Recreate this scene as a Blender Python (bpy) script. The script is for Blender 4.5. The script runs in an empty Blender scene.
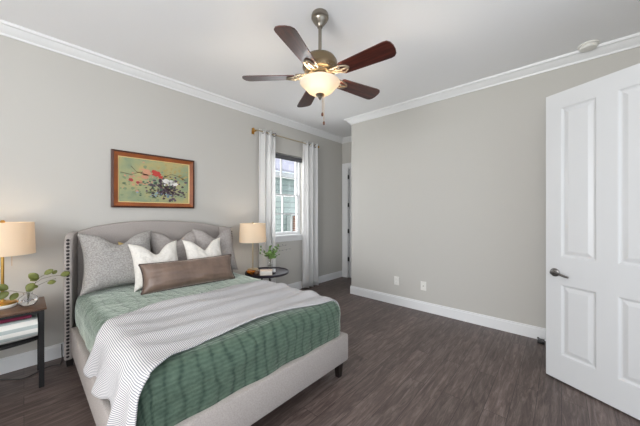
import bpy, bmesh, math, random
from mathutils import Vector, Matrix, noise
random.seed(4)
S = bpy.context.scene
COL = S.collection
PI = math.pi
rad = math.radians

# ------------------------------------------------------------------ camera, world, lights, exposure
H = 1.26                                   # camera height
AZ = 42.09                                 # view direction, degrees from +X
cam_d = bpy.data.cameras.new('camera')
cam_d.sensor_width = 36.0
cam_d.lens = 36.0 * 267.4 / 640.0
cam_d.shift_y = 0.0011
cam_d.clip_start = 0.02
cam = bpy.data.objects.new('camera', cam_d)
COL.objects.link(cam)
cam.location = (0, 0, H)
cam.rotation_euler = (rad(90), 0, rad(AZ - 90))
S.camera = cam

S.view_settings.view_transform = 'Standard'
S.view_settings.look = 'None'
S.view_settings.gamma = 1
S.view_settings.use_curve_mapping = False
S.view_settings.exposure = 0.30

W = bpy.data.worlds.new('sky')
S.world = W
W.use_nodes = True
bg = W.node_tree.nodes['Background']
bg.inputs[0].default_value = (0.80, 0.89, 1.0, 1)
bg.inputs[1].default_value = 1.3

def area_light(name, loc, direction, sx, sy, power, color):
    l = bpy.data.lights.new(name, 'AREA')
    l.shape = 'RECTANGLE'; l.size = sx; l.size_y = sy
    l.energy = power; l.color = color
    o = bpy.data.objects.new(name, l)
    COL.objects.link(o)
    o.location = loc
    o.rotation_euler = Vector(direction).to_track_quat('-Z', 'Y').to_euler()
    return o
def point_light(name, loc, r, power, color):
    l = bpy.data.lights.new(name, 'POINT')
    l.shadow_soft_size = r; l.energy = power; l.color = color
    o = bpy.data.objects.new(name, l)
    COL.objects.link(o); o.location = loc
    return o
sun_d = bpy.data.lights.new('sun', 'SUN'); sun_d.energy = 1.6; sun_d.angle = rad(3); sun_d.color = (1, .95, .88)
sun = bpy.data.objects.new('sun', sun_d); COL.objects.link(sun); sun.rotation_euler = (rad(35), 0, rad(25))
# added fill lights, west and behind the camera, then daylight of the north window
area_light('fill_west', (-2.76, .35, 1.45), (1, -.38, .66), 1.9, 1.8, 138, (.965, .98, 1))
area_light('fill_south', (.0, -.76, 1.30), (.75, 1, .95), 2.2, 1.9, 5, (.975, .985, 1))
area_light('daylight_window', (2.79, 3.5, 1.55), (0, -1, -.1), .68, 1.2, 12, (.96, .98, 1))

# ------------------------------------------------------------------ materials
def srgb(r, g, b):
    def c(v):
        v /= 255.0
        return v / 12.92 if v <= .04045 else ((v + .055) / 1.055) ** 2.4
    return (c(r), c(g), c(b), 1)

def mat(name, col, rough=.6, metal=0, bump=0, bscale=60, sheen=0, emit=None, estr=0,
        spec=None, coat=0, var=0, vscale=8, stretch=(1, 1, 1), trans=0, ior=1.45, alpha=None, sheen_tint=None):
    m = bpy.data.materials.new(name); m.use_nodes = True
    n = m.node_tree.nodes; l = m.node_tree.links
    b = n['Principled BSDF']
    b.inputs['Base Color'].default_value = col
    b.inputs['Roughness'].default_value = rough
    b.inputs['Metallic'].default_value = metal
    if spec is not None: b.inputs['Specular IOR Level'].default_value = spec
    if coat: b.inputs['Coat Weight'].default_value = coat
    if sheen:
        b.inputs['Sheen Weight'].default_value = sheen
        b.inputs['Sheen Roughness'].default_value = .35
        if sheen_tint: b.inputs['Sheen Tint'].default_value = sheen_tint
    if trans:
        b.inputs['Transmission Weight'].default_value = trans
        b.inputs['IOR'].default_value = ior
    if emit:
        b.inputs['Emission Color'].default_value = emit
        b.inputs['Emission Strength'].default_value = estr
    if alpha is not None: b.inputs['Alpha'].default_value = alpha
    if bump or var:
        tc = n.new('ShaderNodeTexCoord'); mp = n.new('ShaderNodeMapping')
        mp.inputs['Scale'].default_value = stretch
        l.new(tc.outputs['Object'], mp.inputs['Vector'])
    if bump:
        t = n.new('ShaderNodeTexNoise'); t.inputs['Scale'].default_value = bscale
        t.inputs['Detail'].default_value = 3
        bp = n.new('ShaderNodeBump'); bp.inputs['Strength'].default_value = bump
        bp.inputs['Distance'].default_value = .01
        l.new(mp.outputs[0], t.inputs['Vector']); l.new(t.outputs['Fac'], bp.inputs['Height'])
        l.new(bp.outputs[0], b.inputs['Normal'])
    if var:
        t2 = n.new('ShaderNodeTexNoise'); t2.inputs['Scale'].default_value = vscale
        t2.inputs['Detail'].default_value = 4
        l.new(mp.outputs[0], t2.inputs['Vector'])
        mx = n.new('ShaderNodeMix'); mx.data_type = 'RGBA'
        mx.inputs[6].default_value = tuple(max(0, c * (1 - var)) for c in col[:3]) + (1,)
        mx.inputs[7].default_value = tuple(min(1, c * (1 + var)) for c in col[:3]) + (1,)
        rp = n.new('ShaderNodeMapRange'); rp.inputs[1].default_value = .35; rp.inputs[2].default_value = .65
        l.new(t2.outputs['Fac'], rp.inputs[0]); l.new(rp.outputs[0], mx.inputs[0])
        l.new(mx.outputs[2], b.inputs['Base Color'])
    return m

M = {}
M['wall'] = mat('wall_paint', srgb(200, 197, 191), .85, spec=.2)
M['ceil'] = mat('ceiling_paint', srgb(248, 248, 249), .9, spec=.2)
M['trim'] = mat('white_trim_paint', srgb(238, 238, 238), .35)
M['door'] = mat('white_door_paint', srgb(208, 208, 208), .33)
M['nickel'] = mat('brushed_nickel', srgb(150, 143, 132), .3, 1)
M['darknickel'] = mat('dark_nickel', srgb(95, 92, 90), .3, 1)
M['brass'] = mat('brass', srgb(205, 160, 85), .28, 1)
M['iron'] = mat('antique_bronze_nickel', srgb(150, 138, 120), .45, .7)
M['bronze'] = mat('dark_antique_bronze', srgb(128, 112, 88), .38, .85)
M['rod'] = mat('champagne_metal', srgb(196, 180, 150), .35, .8)
M['black'] = mat('black_metal', srgb(22, 21, 22), .45)
M['darkwood'] = mat('dark_leg_wood', srgb(28, 22, 20), .4)
M['linen'] = mat('grey_linen', srgb(170, 162, 157), .95, bump=.25, bscale=300, var=.10, vscale=160, spec=.15)
M['nail'] = mat('nailhead_metal', srgb(58, 54, 54), .4, .6)
M['tweed'] = mat('grey_tweed', srgb(170, 166, 162), .95, bump=.9, bscale=80, var=.25, vscale=90, stretch=(1, 1, 1.6), spec=.1)
M['greysham'] = mat('grey_lilac_sham', srgb(168, 161, 157), .9, bump=.3, bscale=120, var=.10, vscale=60, spec=.15)
M['boucle'] = mat('white_boucle', srgb(234, 229, 221), .95, bump=.6, bscale=90, var=.05, vscale=60, spec=.1)
M['velvet'] = mat('taupe_velvet', srgb(118, 98, 86), .38, sheen=.9, sheen_tint=srgb(240, 222, 208), bump=.5, bscale=14, var=.18, vscale=7, stretch=(1.6, 1, .5))
M['piping'] = mat('brown_piping', srgb(70, 54, 50), .6)
M['gold_tag'] = mat('gold_tag', srgb(196, 168, 110), .5)
M['glass'] = mat('clear_glass', (1, 1, 1, 1), .02, trans=1, ior=1.45)
M['water'] = mat('water', (1, 1, 1, 1), .0, trans=1, ior=1.33)
M['amber'] = mat('amber_glass', srgb(200, 120, 30), .08, trans=.6, ior=1.45)
M['marble'] = mat('white_marble', srgb(232, 228, 220), .25, var=.05, vscale=12)
M['book'] = mat('book_cover', srgb(225, 208, 196), .6)
M['paper'] = mat('paper_pages', srgb(235, 230, 220), .8)
M['blackglass'] = mat('dark_jar', srgb(30, 26, 30), .15)
M['tabletop'] = mat('dark_plum_lacquer', srgb(44, 38, 48), .38)
M['handle'] = mat('satin_nickel_handle', srgb(128, 125, 122), .32, 1)
M['fob'] = mat('brown_wood_fob', srgb(104, 62, 42), .45)
M['label'] = mat('white_label', srgb(235, 235, 235), .6)
M['outlet'] = mat('white_plastic', srgb(238, 236, 230), .35)
M['slot'] = mat('outlet_slot', srgb(90, 88, 84), .5)
M['shade_roll'] = mat('charcoal_roller_fabric', srgb(92, 92, 94), .8)
M['burgundy'] = mat('burgundy_knit', srgb(110, 30, 58), .9, bump=.4, bscale=150)
M['table_wood'] = mat('dark_tabletop_wood', srgb(96, 70, 54), .35, var=.25, vscale=6, stretch=(2, 14, 2))
M['leaf'] = mat('eucalyptus_leaf', srgb(112, 118, 56), .5, var=.2, vscale=20)
M['leaf2'] = mat('green_leaf', srgb(98, 132, 62), .5, var=.25, vscale=25)
M['berry'] = mat('blue_grey_bud', srgb(88, 96, 112), .6)
M['stem'] = mat('green_stem', srgb(96, 92, 60), .6)
M['cord'] = mat('grey_cord', srgb(60, 58, 56), .6)
M['frame_dark'] = mat('frame_edge_wood', srgb(74, 38, 22), .35)
M['frame_wood'] = mat('frame_wood', srgb(150, 82, 38), .32, var=.15, vscale=10, coat=.2)
M['frame_gold'] = mat('frame_inner_lip', srgb(226, 200, 140), .4)
M['plate'] = mat('pillow_white_mattress', srgb(235, 232, 226), .9)
M['asphalt'] = mat('roof_shingle', srgb(172, 170, 184), .9, var=.10, vscale=20)
M['grass'] = mat('lawn_green', srgb(96, 120, 70), .95, var=.25, vscale=10)

def node_mat(name):
    m = bpy.data.materials.new(name); m.use_nodes = True
    return m, m.node_tree.nodes, m.node_tree.links, m.node_tree.nodes['Principled BSDF']

def floor_mat():
    m, n, l, b = node_mat('dark_plank_floor')
    tc = n.new('ShaderNodeTexCoord')
    br = n.new('ShaderNodeTexBrick')
    br.offset = .37; br.offset_frequency = 2
    br.inputs['Scale'].default_value = 1
    br.inputs['Brick Width'].default_value = 1.22
    br.inputs['Row Height'].default_value = .125
    br.inputs['Mortar Size'].default_value = .0012
    br.inputs['Bias'].default_value = 0
    br.inputs['Color1'].default_value = (0, 0, 0, 1)
    br.inputs['Color2'].default_value = (1, 1, 1, 1)
    br.inputs['Mortar'].default_value = (.5, .5, .5, 1)
    l.new(tc.outputs['Object'], br.inputs['Vector'])
    mp = n.new('ShaderNodeMapping'); mp.inputs['Scale'].default_value = (2.6, 24, 1)
    l.new(tc.outputs['Object'], mp.inputs['Vector'])
    sh = n.new('ShaderNodeVectorMath'); sh.operation = 'ADD'
    l.new(mp.outputs[0], sh.inputs[0]); l.new(br.outputs['Color'], sh.inputs[1])
    nz = n.new('ShaderNodeTexNoise'); nz.inputs['Scale'].default_value = 1.6; nz.inputs['Detail'].default_value = 8
    nz.inputs['Roughness'].default_value = .72; nz.inputs['Distortion'].default_value = .9
    l.new(sh.outputs[0], nz.inputs['Vector'])
    cr = n.new('ShaderNodeValToRGB')
    e = cr.color_ramp.elements
    e[0].position = .28; e[0].color = srgb(60, 48, 44)
    e[1].position = .75; e[1].color = srgb(138, 123, 117)
    x = cr.color_ramp.elements.new(.5); x.color = srgb(94, 80, 75)
    l.new(nz.outputs['Fac'], cr.inputs[0])
    mx = n.new('ShaderNodeMix'); mx.data_type = 'RGBA'; mx.blend_type = 'MULTIPLY'
    mx.inputs[0].default_value = 1
    mr = n.new('ShaderNodeMapRange'); mr.inputs[3].default_value = .82; mr.inputs[4].default_value = 1.12
    l.new(br.outputs['Color'], mr.inputs[0])
    l.new(cr.outputs[0], mx.inputs[6]); l.new(mr.outputs[0], mx.inputs[7])
    mo = n.new('ShaderNodeMix'); mo.data_type = 'RGBA'
    mo.inputs[7].default_value = srgb(40, 32, 30)
    l.new(br.outputs['Fac'], mo.inputs[0]); l.new(mx.outputs[2], mo.inputs[6])
    l.new(mo.outputs[2], b.inputs['Base Color'])
    b.inputs['Roughness'].default_value = .42
    b.inputs['Specular IOR Level'].default_value = .45
    bp = n.new('ShaderNodeBump'); bp.inputs['Strength'].default_value = .12; bp.inputs['Distance'].default_value = .004
    l.new(nz.outputs['Fac'], bp.inputs['Height']); l.new(bp.outputs[0], b.inputs['Normal'])
    return m
M['floor'] = floor_mat()

def blade_mat():
    m, n, l, b = node_mat('cherry_blade_wood')
    tc = n.new('ShaderNodeTexCoord')
    mp = n.new('ShaderNodeMapping'); mp.inputs['Scale'].default_value = (3, 40, 3)
    l.new(tc.outputs['UV'], mp.inputs['Vector'])
    nz = n.new('ShaderNodeTexNoise'); nz.inputs['Scale'].default_value = 1.5; nz.inputs['Detail'].default_value = 5
    l.new(mp.outputs[0], nz.inputs['Vector'])
    cr = n.new('ShaderNodeValToRGB'); e = cr.color_ramp.elements
    e[0].position = .3; e[0].color = srgb(46, 20, 18)
    e[1].position = .7; e[1].color = srgb(94, 44, 34)
    l.new(nz.outputs['Fac'], cr.inputs[0]); l.new(cr.outputs[0], b.inputs['Base Color'])
    b.inputs['Roughness'].default_value = .3; b.inputs['Coat Weight'].default_value = .3
    return m
M['blade'] = blade_mat()

def coverlet_mat():
    m, n, l, b = node_mat('sage_velvet_quilt')
    tc = n.new('ShaderNodeTexCoord')
    # crinkled quilting lines running across the bed on the top and down the drop
    w = n.new('ShaderNodeTexWave'); w.wave_type = 'BANDS'; w.bands_direction = 'Y'
    w.inputs['Scale'].default_value = 15; w.inputs['Distortion'].default_value = 3
    w.inputs['Detail'].default_value = 2; w.inputs['Detail Scale'].default_value = 2.5
    l.new(tc.outputs['UV'], w.inputs['Vector'])
    mp = n.new('ShaderNodeMapping'); mp.inputs['Scale'].default_value = (1, 1, 1)
    l.new(tc.outputs['UV'], mp.inputs['Vector'])
    w2 = n.new('ShaderNodeTexWave'); w2.wave_type = 'BANDS'; w2.bands_direction = 'X'
    w2.inputs['Scale'].default_value = 4.2; w2.inputs['Distortion'].default_value = 5
    w2.inputs['Detail'].default_value = 3; w2.inputs['Detail Scale'].default_value = 1.4
    l.new(mp.outputs[0], w2.inputs['Vector'])
    nz = n.new('ShaderNodeTexNoise'); nz.inputs['Scale'].default_value = 28; nz.inputs['Detail'].default_value = 5
    l.new(tc.outputs['UV'], nz.inputs['Vector'])
    a = n.new('ShaderNodeMath'); a.operation = 'MULTIPLY_ADD'; a.inputs[1].default_value = .20
    nm = n.new('ShaderNodeMath'); nm.operation = 'MULTIPLY'; nm.inputs[1].default_value = .75
    l.new(nz.outputs['Fac'], nm.inputs[0])
    l.new(w.outputs['Fac'], a.inputs[0]); l.new(nm.outputs[0], a.inputs[2])
    a2 = n.new('ShaderNodeMath'); a2.operation = 'MULTIPLY_ADD'; a2.inputs[1].default_value = -.30
    pw = n.new('ShaderNodeMath'); pw.operation = 'POWER'; pw.inputs[1].default_value = 5
    l.new(w2.outputs['Fac'], pw.inputs[0]); l.new(pw.outputs[0], a2.inputs[0]); l.new(a.outputs[0], a2.inputs[2])
    bp = n.new('ShaderNodeBump'); bp.inputs['Strength'].default_value = .42; bp.inputs['Distance'].default_value = .012
    l.new(a2.outputs[0], bp.inputs['Height']); l.new(bp.outputs[0], b.inputs['Normal'])
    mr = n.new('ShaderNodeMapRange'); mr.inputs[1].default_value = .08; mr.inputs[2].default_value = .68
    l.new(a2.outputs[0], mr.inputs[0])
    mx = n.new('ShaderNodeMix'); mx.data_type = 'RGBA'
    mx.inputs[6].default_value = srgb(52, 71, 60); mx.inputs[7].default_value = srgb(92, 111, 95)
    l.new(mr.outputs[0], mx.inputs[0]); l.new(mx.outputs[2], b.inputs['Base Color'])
    b.inputs['Roughness'].default_value = .6
    b.inputs['Specular IOR Level'].default_value = .25
    b.inputs['Sheen Weight'].default_value = 1
    b.inputs['Sheen Roughness'].default_value = .32
    b.inputs['Sheen Tint'].default_value = srgb(226, 230, 220)
    out = n['Material Output']
    sb_ = n.new('ShaderNodeBsdfSheen'); sb_.inputs['Color'].default_value = srgb(168, 178, 168); sb_.inputs['Roughness'].default_value = .35
    l.new(bp.outputs[0], sb_.inputs['Normal'])
    ad = n.new('ShaderNodeAddShader'); l.new(b.outputs[0], ad.inputs[0]); l.new(sb_.outputs[0], ad.inputs[1]); l.new(ad.outputs[0], out.inputs['Surface'])
    return m
M['coverlet'] = coverlet_mat()

def throw_mat():
    m, n, l, b = node_mat('striped_throw_weave')
    tc = n.new('ShaderNodeTexCoord')
    w = n.new('ShaderNodeTexWave'); w.bands_direction = 'X'; w.inputs['Scale'].default_value = 38
    w.inputs['Distortion'].default_value = .0
    l.new(tc.outputs['UV'], w.inputs['Vector'])
    w2 = n.new('ShaderNodeTexWave'); w2.bands_direction = 'Y'; w2.inputs['Scale'].default_value = 40
    l.new(tc.outputs['UV'], w2.inputs['Vector'])
    mr = n.new('ShaderNodeMapRange'); mr.inputs[1].default_value = .12; mr.inputs[2].default_value = .60
    l.new(w.outputs['Fac'], mr.inputs[0])
    mx = n.new('ShaderNodeMix'); mx.data_type = 'RGBA'
    mx.inputs[6].default_value = srgb(132, 135, 143); mx.inputs[7].default_value = srgb(220, 216, 214)
    l.new(mr.outputs[0], mx.inputs[0])
    l.new(mx.outputs[2], b.inputs['Base Color'])
    ad = n.new('ShaderNodeMath'); ad.operation = 'ADD'
    l.new(w.outputs['Fac'], ad.inputs[0]); ad.inputs[1].default_value = 0
    bp = n.new('ShaderNodeBump'); bp.inputs['Strength'].default_value = .15; bp.inputs['Distance'].default_value = .002
    l.new(ad.outputs[0], bp.inputs['Height']); l.new(bp.outputs[0], b.inputs['Normal'])
    b.inputs['Roughness'].default_value = .95; b.inputs['Specular IOR Level'].default_value = .1
    return m
M['throw'] = throw_mat()

def cloth_translucent(name, col, fac, emit=0, ecol=None):
    m = bpy.data.materials.new(name); m.use_nodes = True
    n = m.node_tree.nodes; l = m.node_tree.links; n.clear()
    out = n.new('ShaderNodeOutputMaterial')
    d = n.new('ShaderNodeBsdfDiffuse'); d.inputs[0].default_value = col
    t = n.new('ShaderNodeBsdfTranslucent'); t.inputs[0].default_value = col
    mx = n.new('ShaderNodeMixShader'); mx.inputs[0].default_value = fac
    l.new(d.outputs[0], mx.inputs[1]); l.new(t.outputs[0], mx.inputs[2])
    if emit:
        em = n.new('ShaderNodeEmission'); em.inputs[0].default_value = ecol; em.inputs[1].default_value = emit
        ad = n.new('ShaderNodeAddShader'); l.new(mx.outputs[0], ad.inputs[0]); l.new(em.outputs[0], ad.inputs[1])
        l.new(ad.outputs[0], out.inputs[0])
    else: l.new(mx.outputs[0], out.inputs[0])
    return m
M['curtain'] = cloth_translucent('white_curtain_fabric', srgb(248, 247, 246), .4)
M['lamp_shade'] = cloth_translucent('cream_lamp_shade', srgb(238, 222, 198), .29, .06, (1, .78, .6, 1))
M['bowl'] = cloth_translucent('frosted_alabaster_glass', srgb(246, 236, 220), .20, .06, (1, .84, .62, 1))
M['bulb'] = mat('lit_bulb', (1, .9, .7, 1), .4, emit=(1, .82, .58, 1), estr=12)

def pane_mat():
    m = bpy.data.materials.new('window_pane_glass'); m.use_nodes = True
    n = m.node_tree.nodes; l = m.node_tree.links; n.clear()
    out = n.new('ShaderNodeOutputMaterial')
    t = n.new('ShaderNodeBsdfTransparent'); g = n.new('ShaderNodeBsdfGlossy'); g.inputs['Roughness'].default_value = .02
    mx = n.new('ShaderNodeMixShader'); mx.inputs[0].default_value = .07
    l.new(t.outputs[0], mx.inputs[1]); l.new(g.outputs[0], mx.inputs[2]); l.new(mx.outputs[0], out.inputs[0])
    return m
M['pane'] = pane_mat()

def siding_mat():
    m, n, l, b = node_mat('lap_siding')
    tc = n.new('ShaderNodeTexCoord'); sp = n.new('ShaderNodeSeparateXYZ')
    l.new(tc.outputs['Object'], sp.inputs[0])
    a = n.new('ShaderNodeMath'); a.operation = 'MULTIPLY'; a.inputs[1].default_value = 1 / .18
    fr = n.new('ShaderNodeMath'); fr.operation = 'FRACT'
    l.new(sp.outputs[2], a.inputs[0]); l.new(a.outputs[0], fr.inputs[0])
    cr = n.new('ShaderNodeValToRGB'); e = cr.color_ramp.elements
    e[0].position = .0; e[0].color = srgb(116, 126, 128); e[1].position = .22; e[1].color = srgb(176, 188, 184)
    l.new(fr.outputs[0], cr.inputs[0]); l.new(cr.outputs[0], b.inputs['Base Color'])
    b.inputs['Roughness'].default_value = .8
    return m
M['siding'] = siding_mat()
def brick_mat():
    m, n, l, b = node_mat('red_brick')
    tc = n.new('ShaderNodeTexCoord')
    mp = n.new('ShaderNodeMapping'); mp.inputs['Rotation'].default_value = (rad(90), 0, 0)
    br = n.new('ShaderNodeTexBrick'); br.inputs['Scale'].default_value = 1
    br.inputs['Brick Width'].default_value = .22; br.inputs['Row Height'].default_value = .075
    br.inputs['Mortar Size'].default_value = .008
    br.inputs['Color1'].default_value = srgb(176, 118, 96); br.inputs['Color2'].default_value = srgb(140, 88, 72)
    br.inputs['Mortar'].default_value = srgb(200, 190, 180)
    l.new(tc.outputs['Object'], mp.inputs[0]); l.new(mp.outputs[0], br.inputs['Vector'])
    l.new(br.outputs['Color'], b.inputs['Base Color']); b.inputs['Roughness'].default_value = .9
    return m
M['brick'] = brick_mat()

def stripe_mat():
    m, n, l, b = node_mat('striped_blanket')
    tc = n.new('ShaderNodeTexCoord'); sp = n.new('ShaderNodeSeparateXYZ')
    l.new(tc.outputs['Object'], sp.inputs[0])
    a = n.new('ShaderNodeMath'); a.operation = 'MULTIPLY'; a.inputs[1].default_value = 1 / .052
    fr = n.new('ShaderNodeMath'); fr.operation = 'FRACT'
    l.new(sp.outputs[2], a.inputs[0]); l.new(a.outputs[0], fr.inputs[0])
    cr = n.new('ShaderNodeValToRGB'); cr.color_ramp.interpolation = 'CONSTANT'; e = cr.color_ramp.elements
    e[0].position = 0; e[0].color = srgb(228, 226, 220); e[1].position = .55; e[1].color = srgb(176, 184, 182)
    l.new(fr.outputs[0], cr.inputs[0]); l.new(cr.outputs[0], b.inputs['Base Color'])
    b.inputs['Roughness'].default_value = .95
    return m
M['stripes'] = stripe_mat()

def canvas_mat():
    m, n, l, b = node_mat('painted_canvas')
    tc = n.new('ShaderNodeTexCoord')
    nz = n.new('ShaderNodeTexNoise'); nz.inputs['Scale'].default_value = 5; nz.inputs['Detail'].default_value = 6
    l.new(tc.outputs['Object'], nz.inputs['Vector'])
    cr = n.new('ShaderNodeValToRGB'); e = cr.color_ramp.elements
    e[0].position = .35; e[0].color = srgb(132, 150, 122); e[1].position = .62; e[1].color = srgb(184, 170, 116)
    x = e.new(.48); x.color = srgb(158, 164, 124)
    l.new(nz.outputs['Fac'], cr.inputs[0]); l.new(cr.outputs[0], b.inputs['Base Color'])
    b.inputs['Roughness'].default_value = .6
    return m
M['canvas'] = canvas_mat()
for k, c in dict(red=(196, 66, 58), pink=(206, 150, 120), white=(236, 232, 226), dark=(70, 52, 58), leafy=(78, 104, 82),
                 purple=(96, 78, 92), blue=(130, 158, 176), rose=(176, 70, 70), branch=(98, 66, 44), moss=(134, 148, 112), ochre=(178, 160, 104)).items():
    M['paint_' + k] = mat('paint_' + k, srgb(*c), .6)

# ------------------------------------------------------------------ mesh helpers
ORG = {}
def org(o):
    return ORG.get(o.name, Vector((0, 0, 0))) if o else Vector((0, 0, 0))

class MB:
    def __init__(s, xf=None):
        s.v = []; s.f = []; s.uv = {}; s.xf = xf
    def add(s, vs, fs):
        k = len(s.v)
        for p in vs:
            p = Vector(p)
            s.v.append(s.xf(p) if s.xf else p)
        s.f += [tuple(i + k for i in f) for f in fs]
        return k
    def box(s, x0, x1, y0, y1, z0, z1):
        vs = [(x, y, z) for x in (x0, x1) for y in (y0, y1) for z in (z0, z1)]
        s.add(vs, [(0, 1, 3, 2), (4, 6, 7, 5), (0, 4, 5, 1), (2, 3, 7, 6), (0, 2, 6, 4), (1, 5, 7, 3)])
        return s
    def hexa(s, a, b):
        """a, b: two quads of 4 points each, joined"""
        s.add(list(a) + list(b), [(3, 2, 1, 0), (4, 5, 6, 7), (0, 1, 5, 4), (1, 2, 6, 5), (2, 3, 7, 6), (3, 0, 4, 7)])
        return s
    def tube(s, pts, r, n=8, cap=True):
        pts = [Vector(p) for p in pts]
        rs = r if isinstance(r, (list, tuple)) else [r] * len(pts)
        vs = []; fs = []
        up = None
        for i, p in enumerate(pts):
            d = (pts[min(i + 1, len(pts) - 1)] - pts[max(i - 1, 0)]).normalized()
            if up is None:
                up = Vector((0, 0, 1)) if abs(d.z) < .9 else Vector((1, 0, 0))
            a = d.cross(up)
            if a.length < 1e-5: a = d.orthogonal()
            a.normalize(); b = d.cross(a).normalized(); up = b.cross(d) if False else up
            for k in range(n):
                t = 2 * PI * k / n
                vs.append(p + (a * math.cos(t) + b * math.sin(t)) * rs[i])
        for i in range(len(pts) - 1):
            for k in range(n):
                k2 = (k + 1) % n
                fs.append((i * n + k, i * n + k2, (i + 1) * n + k2, (i + 1) * n + k))
        if cap:
            fs.append(tuple(range(n)))
            fs.append(tuple((len(pts) - 1) * n + k for k in reversed(range(n))))
        s.add(vs, fs); return s
    def lathe(s, prof, c, n=32, closed=False, M3=None):
        """prof: [(r, z)], revolved about a vertical axis at c"""
        c = Vector(c); vs = []; fs = []
        for r, z in prof:
            for k in range(n):
                t = 2 * PI * k / n
                q = Vector((max(r, 1e-4) * math.cos(t), max(r, 1e-4) * math.sin(t), z))
                if M3: q = M3 @ q
                vs.append(c + q)
        m = len(prof)
        for i in range(m - 1 if not closed else m):
            j = (i + 1) % m
            for k in range(n):
                k2 = (k + 1) % n
                fs.append((i * n + k, i * n + k2, j * n + k2, j * n + k))
        if not closed:
            if prof[0][0] > 0: fs.append(tuple(reversed(range(n))))
            if prof[-1][0] > 0: fs.append(tuple((m - 1) * n + k for k in range(n)))
        s.add(vs, fs); return s
    def prism(s, poly, ext):
        """poly: list of 3d points, extruded by vector ext"""
        n = len(poly); e = Vector(ext)
        s.add([Vector(p) for p in poly] + [Vector(p) + e for p in poly],
              [tuple(reversed(range(n))), tuple(range(n, 2 * n))] + [(i, (i + 1) % n, n + (i + 1) % n, n + i) for i in range(n)])
        return s
    def grid(s, nu, nv, fn, close_u=False):
        vs = [fn(i / (nu - (0 if close_u else 1)), j / (nv - 1)) for j in range(nv) for i in range(nu)]
        fs = []
        for j in range(nv - 1):
            for i in range(nu if close_u else nu - 1):
                i2 = (i + 1) % nu
                fs.append((j * nu + i, j * nu + i2, (j + 1) * nu + i2, (j + 1) * nu + i))
        return s.add(vs, fs)
    def build(s, name, m, parent=None, smooth=40, bevel=0, solid=0, uvs=None, fix=True):
        me = bpy.data.meshes.new(name)
        o0 = org(parent)
        me.from_pydata([tuple(p - o0) for p in s.v], [], s.f)
        bm = bmesh.new(); bm.from_mesh(me)
        if uvs:
            uvl = bm.loops.layers.uv.new('UVMap'); bm.verts.ensure_lookup_table()
            for f in bm.faces:
                for lp in f.loops: lp[uvl].uv = uvs[lp.vert.index]
        else:
            bmesh.ops.remove_doubles(bm, verts=bm.verts, dist=1e-5)
        if fix: bmesh.ops.recalc_face_normals(bm, faces=bm.faces)
        if bevel:
            es = [e for e in bm.edges if len(e.link_faces) == 2 and e.calc_face_angle(0) > rad(35)]
            bmesh.ops.bevel(bm, geom=es, offset=bevel, segments=2, profile=.5, affect='EDGES', clamp_overlap=True)
        bm.to_mesh(me); bm.free()
        o = bpy.data.objects.new(name, me); COL.objects.link(o)
        me.materials.append(m)
        if smooth:
            me.shade_smooth(); me.set_sharp_from_angle(angle=rad(smooth))
        if solid:
            md = o.modifiers.new('thickness', 'SOLIDIFY'); md.thickness = solid; md.offset = 0
        if parent:
            o.parent = parent; ORG[o.name] = o0
        return o

def thing(name, label, cat, loc=(0, 0, 0), group=None):
    o = bpy.data.objects.new(name, None); COL.objects.link(o)
    o.empty_display_size = .1
    o.location = loc; ORG[o.name] = Vector(loc)
    tag(o, label, cat, group); return o
def tag(o, label, cat, group=None, kind=None):
    o['label'] = label; o['category'] = cat
    if group: o['group'] = group
    if kind: o['kind'] = kind
    return o
def struct(o):
    o['kind'] = 'structure'; return o
def recenter(o):
    """move a single-mesh thing's origin to the middle of its base"""
    vs = [v.co for v in o.data.vertices]
    c = Vector(((min(v.x for v in vs) + max(v.x for v in vs)) / 2, (min(v.y for v in vs) + max(v.y for v in vs)) / 2, min(v.z for v in vs)))
    o.data.transform(Matrix.Translation(-c)); o.location = c
    return o
def copy_tree(o, parent=None):
    c = o.copy(); COL.objects.link(c); c.parent = parent
    for ch in list(o.children): copy_tree(ch, c)
    return c

# ------------------------------------------------------------------ the room
YN = 3.27; XE = 3.469; YA = 2.465; XA = 4.28; CZ = 2.75; YS = -.78; XW = -2.8
WX0, WX1, WZ0, WZ1 = 2.42, 3.17, .90, 2.21          # window opening
T = .16
floor = struct(MB().box(XW - .2, XA + .3, YS - .6, YN + .02, -.05, 0).build('floor', M['floor'], smooth=0))
struct(MB().box(XW - .2, XA + .3, YS - .2, YN + .02, CZ, CZ + .08).build('ceiling', M['ceil'], smooth=0))
b = MB()
b.box(XW - .16, WX0, YN, YN + T, 0, CZ); b.box(WX1, XA + .16, YN, YN + T, 0, CZ)
b.box(WX0, WX1, YN, YN + T, 0, WZ0); b.box(WX0, WX1, YN, YN + T, WZ1, CZ)
struct(b.build('wall_north', M['wall'], smooth=0))
struct(MB().box(XE, XA + .16, YS - .16, YA, 0, CZ).build('wall_east', M['wall'], smooth=0))
b = MB().box(XA, XA + .16, 3.135, YN, 0, CZ).box(XA, XA + .16, YA, 3.135, 2.17, CZ)
b.box(XA, XA + .16, YA, 2.52, 0, 2.17)
struct(b.build('wall_alcove', M['wall'], smooth=0))
# south wall; opening behind the camera widened for the added fill light
b = MB().box(XW - .16, -1.15, YS - .16, YS, 0, CZ).box(2.2, XE, YS - .16, YS, 0, CZ).box(-1.15, 2.2, YS - .16, YS, 2.35, CZ)
struct(b.build('wall_south', M['wall'], smooth=0))
b = MB().box(XW - .16, XW, YS, -.65, 0, CZ).box(XW - .16, XW, 1.35, YN, 0, CZ).box(XW - .16, XW, -.65, 1.35, 0, .5).box(XW - .16, XW, -.65, 1.35, 2.4, CZ)
struct(b.build('wall_west', M['wall'], smooth=0))

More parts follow.
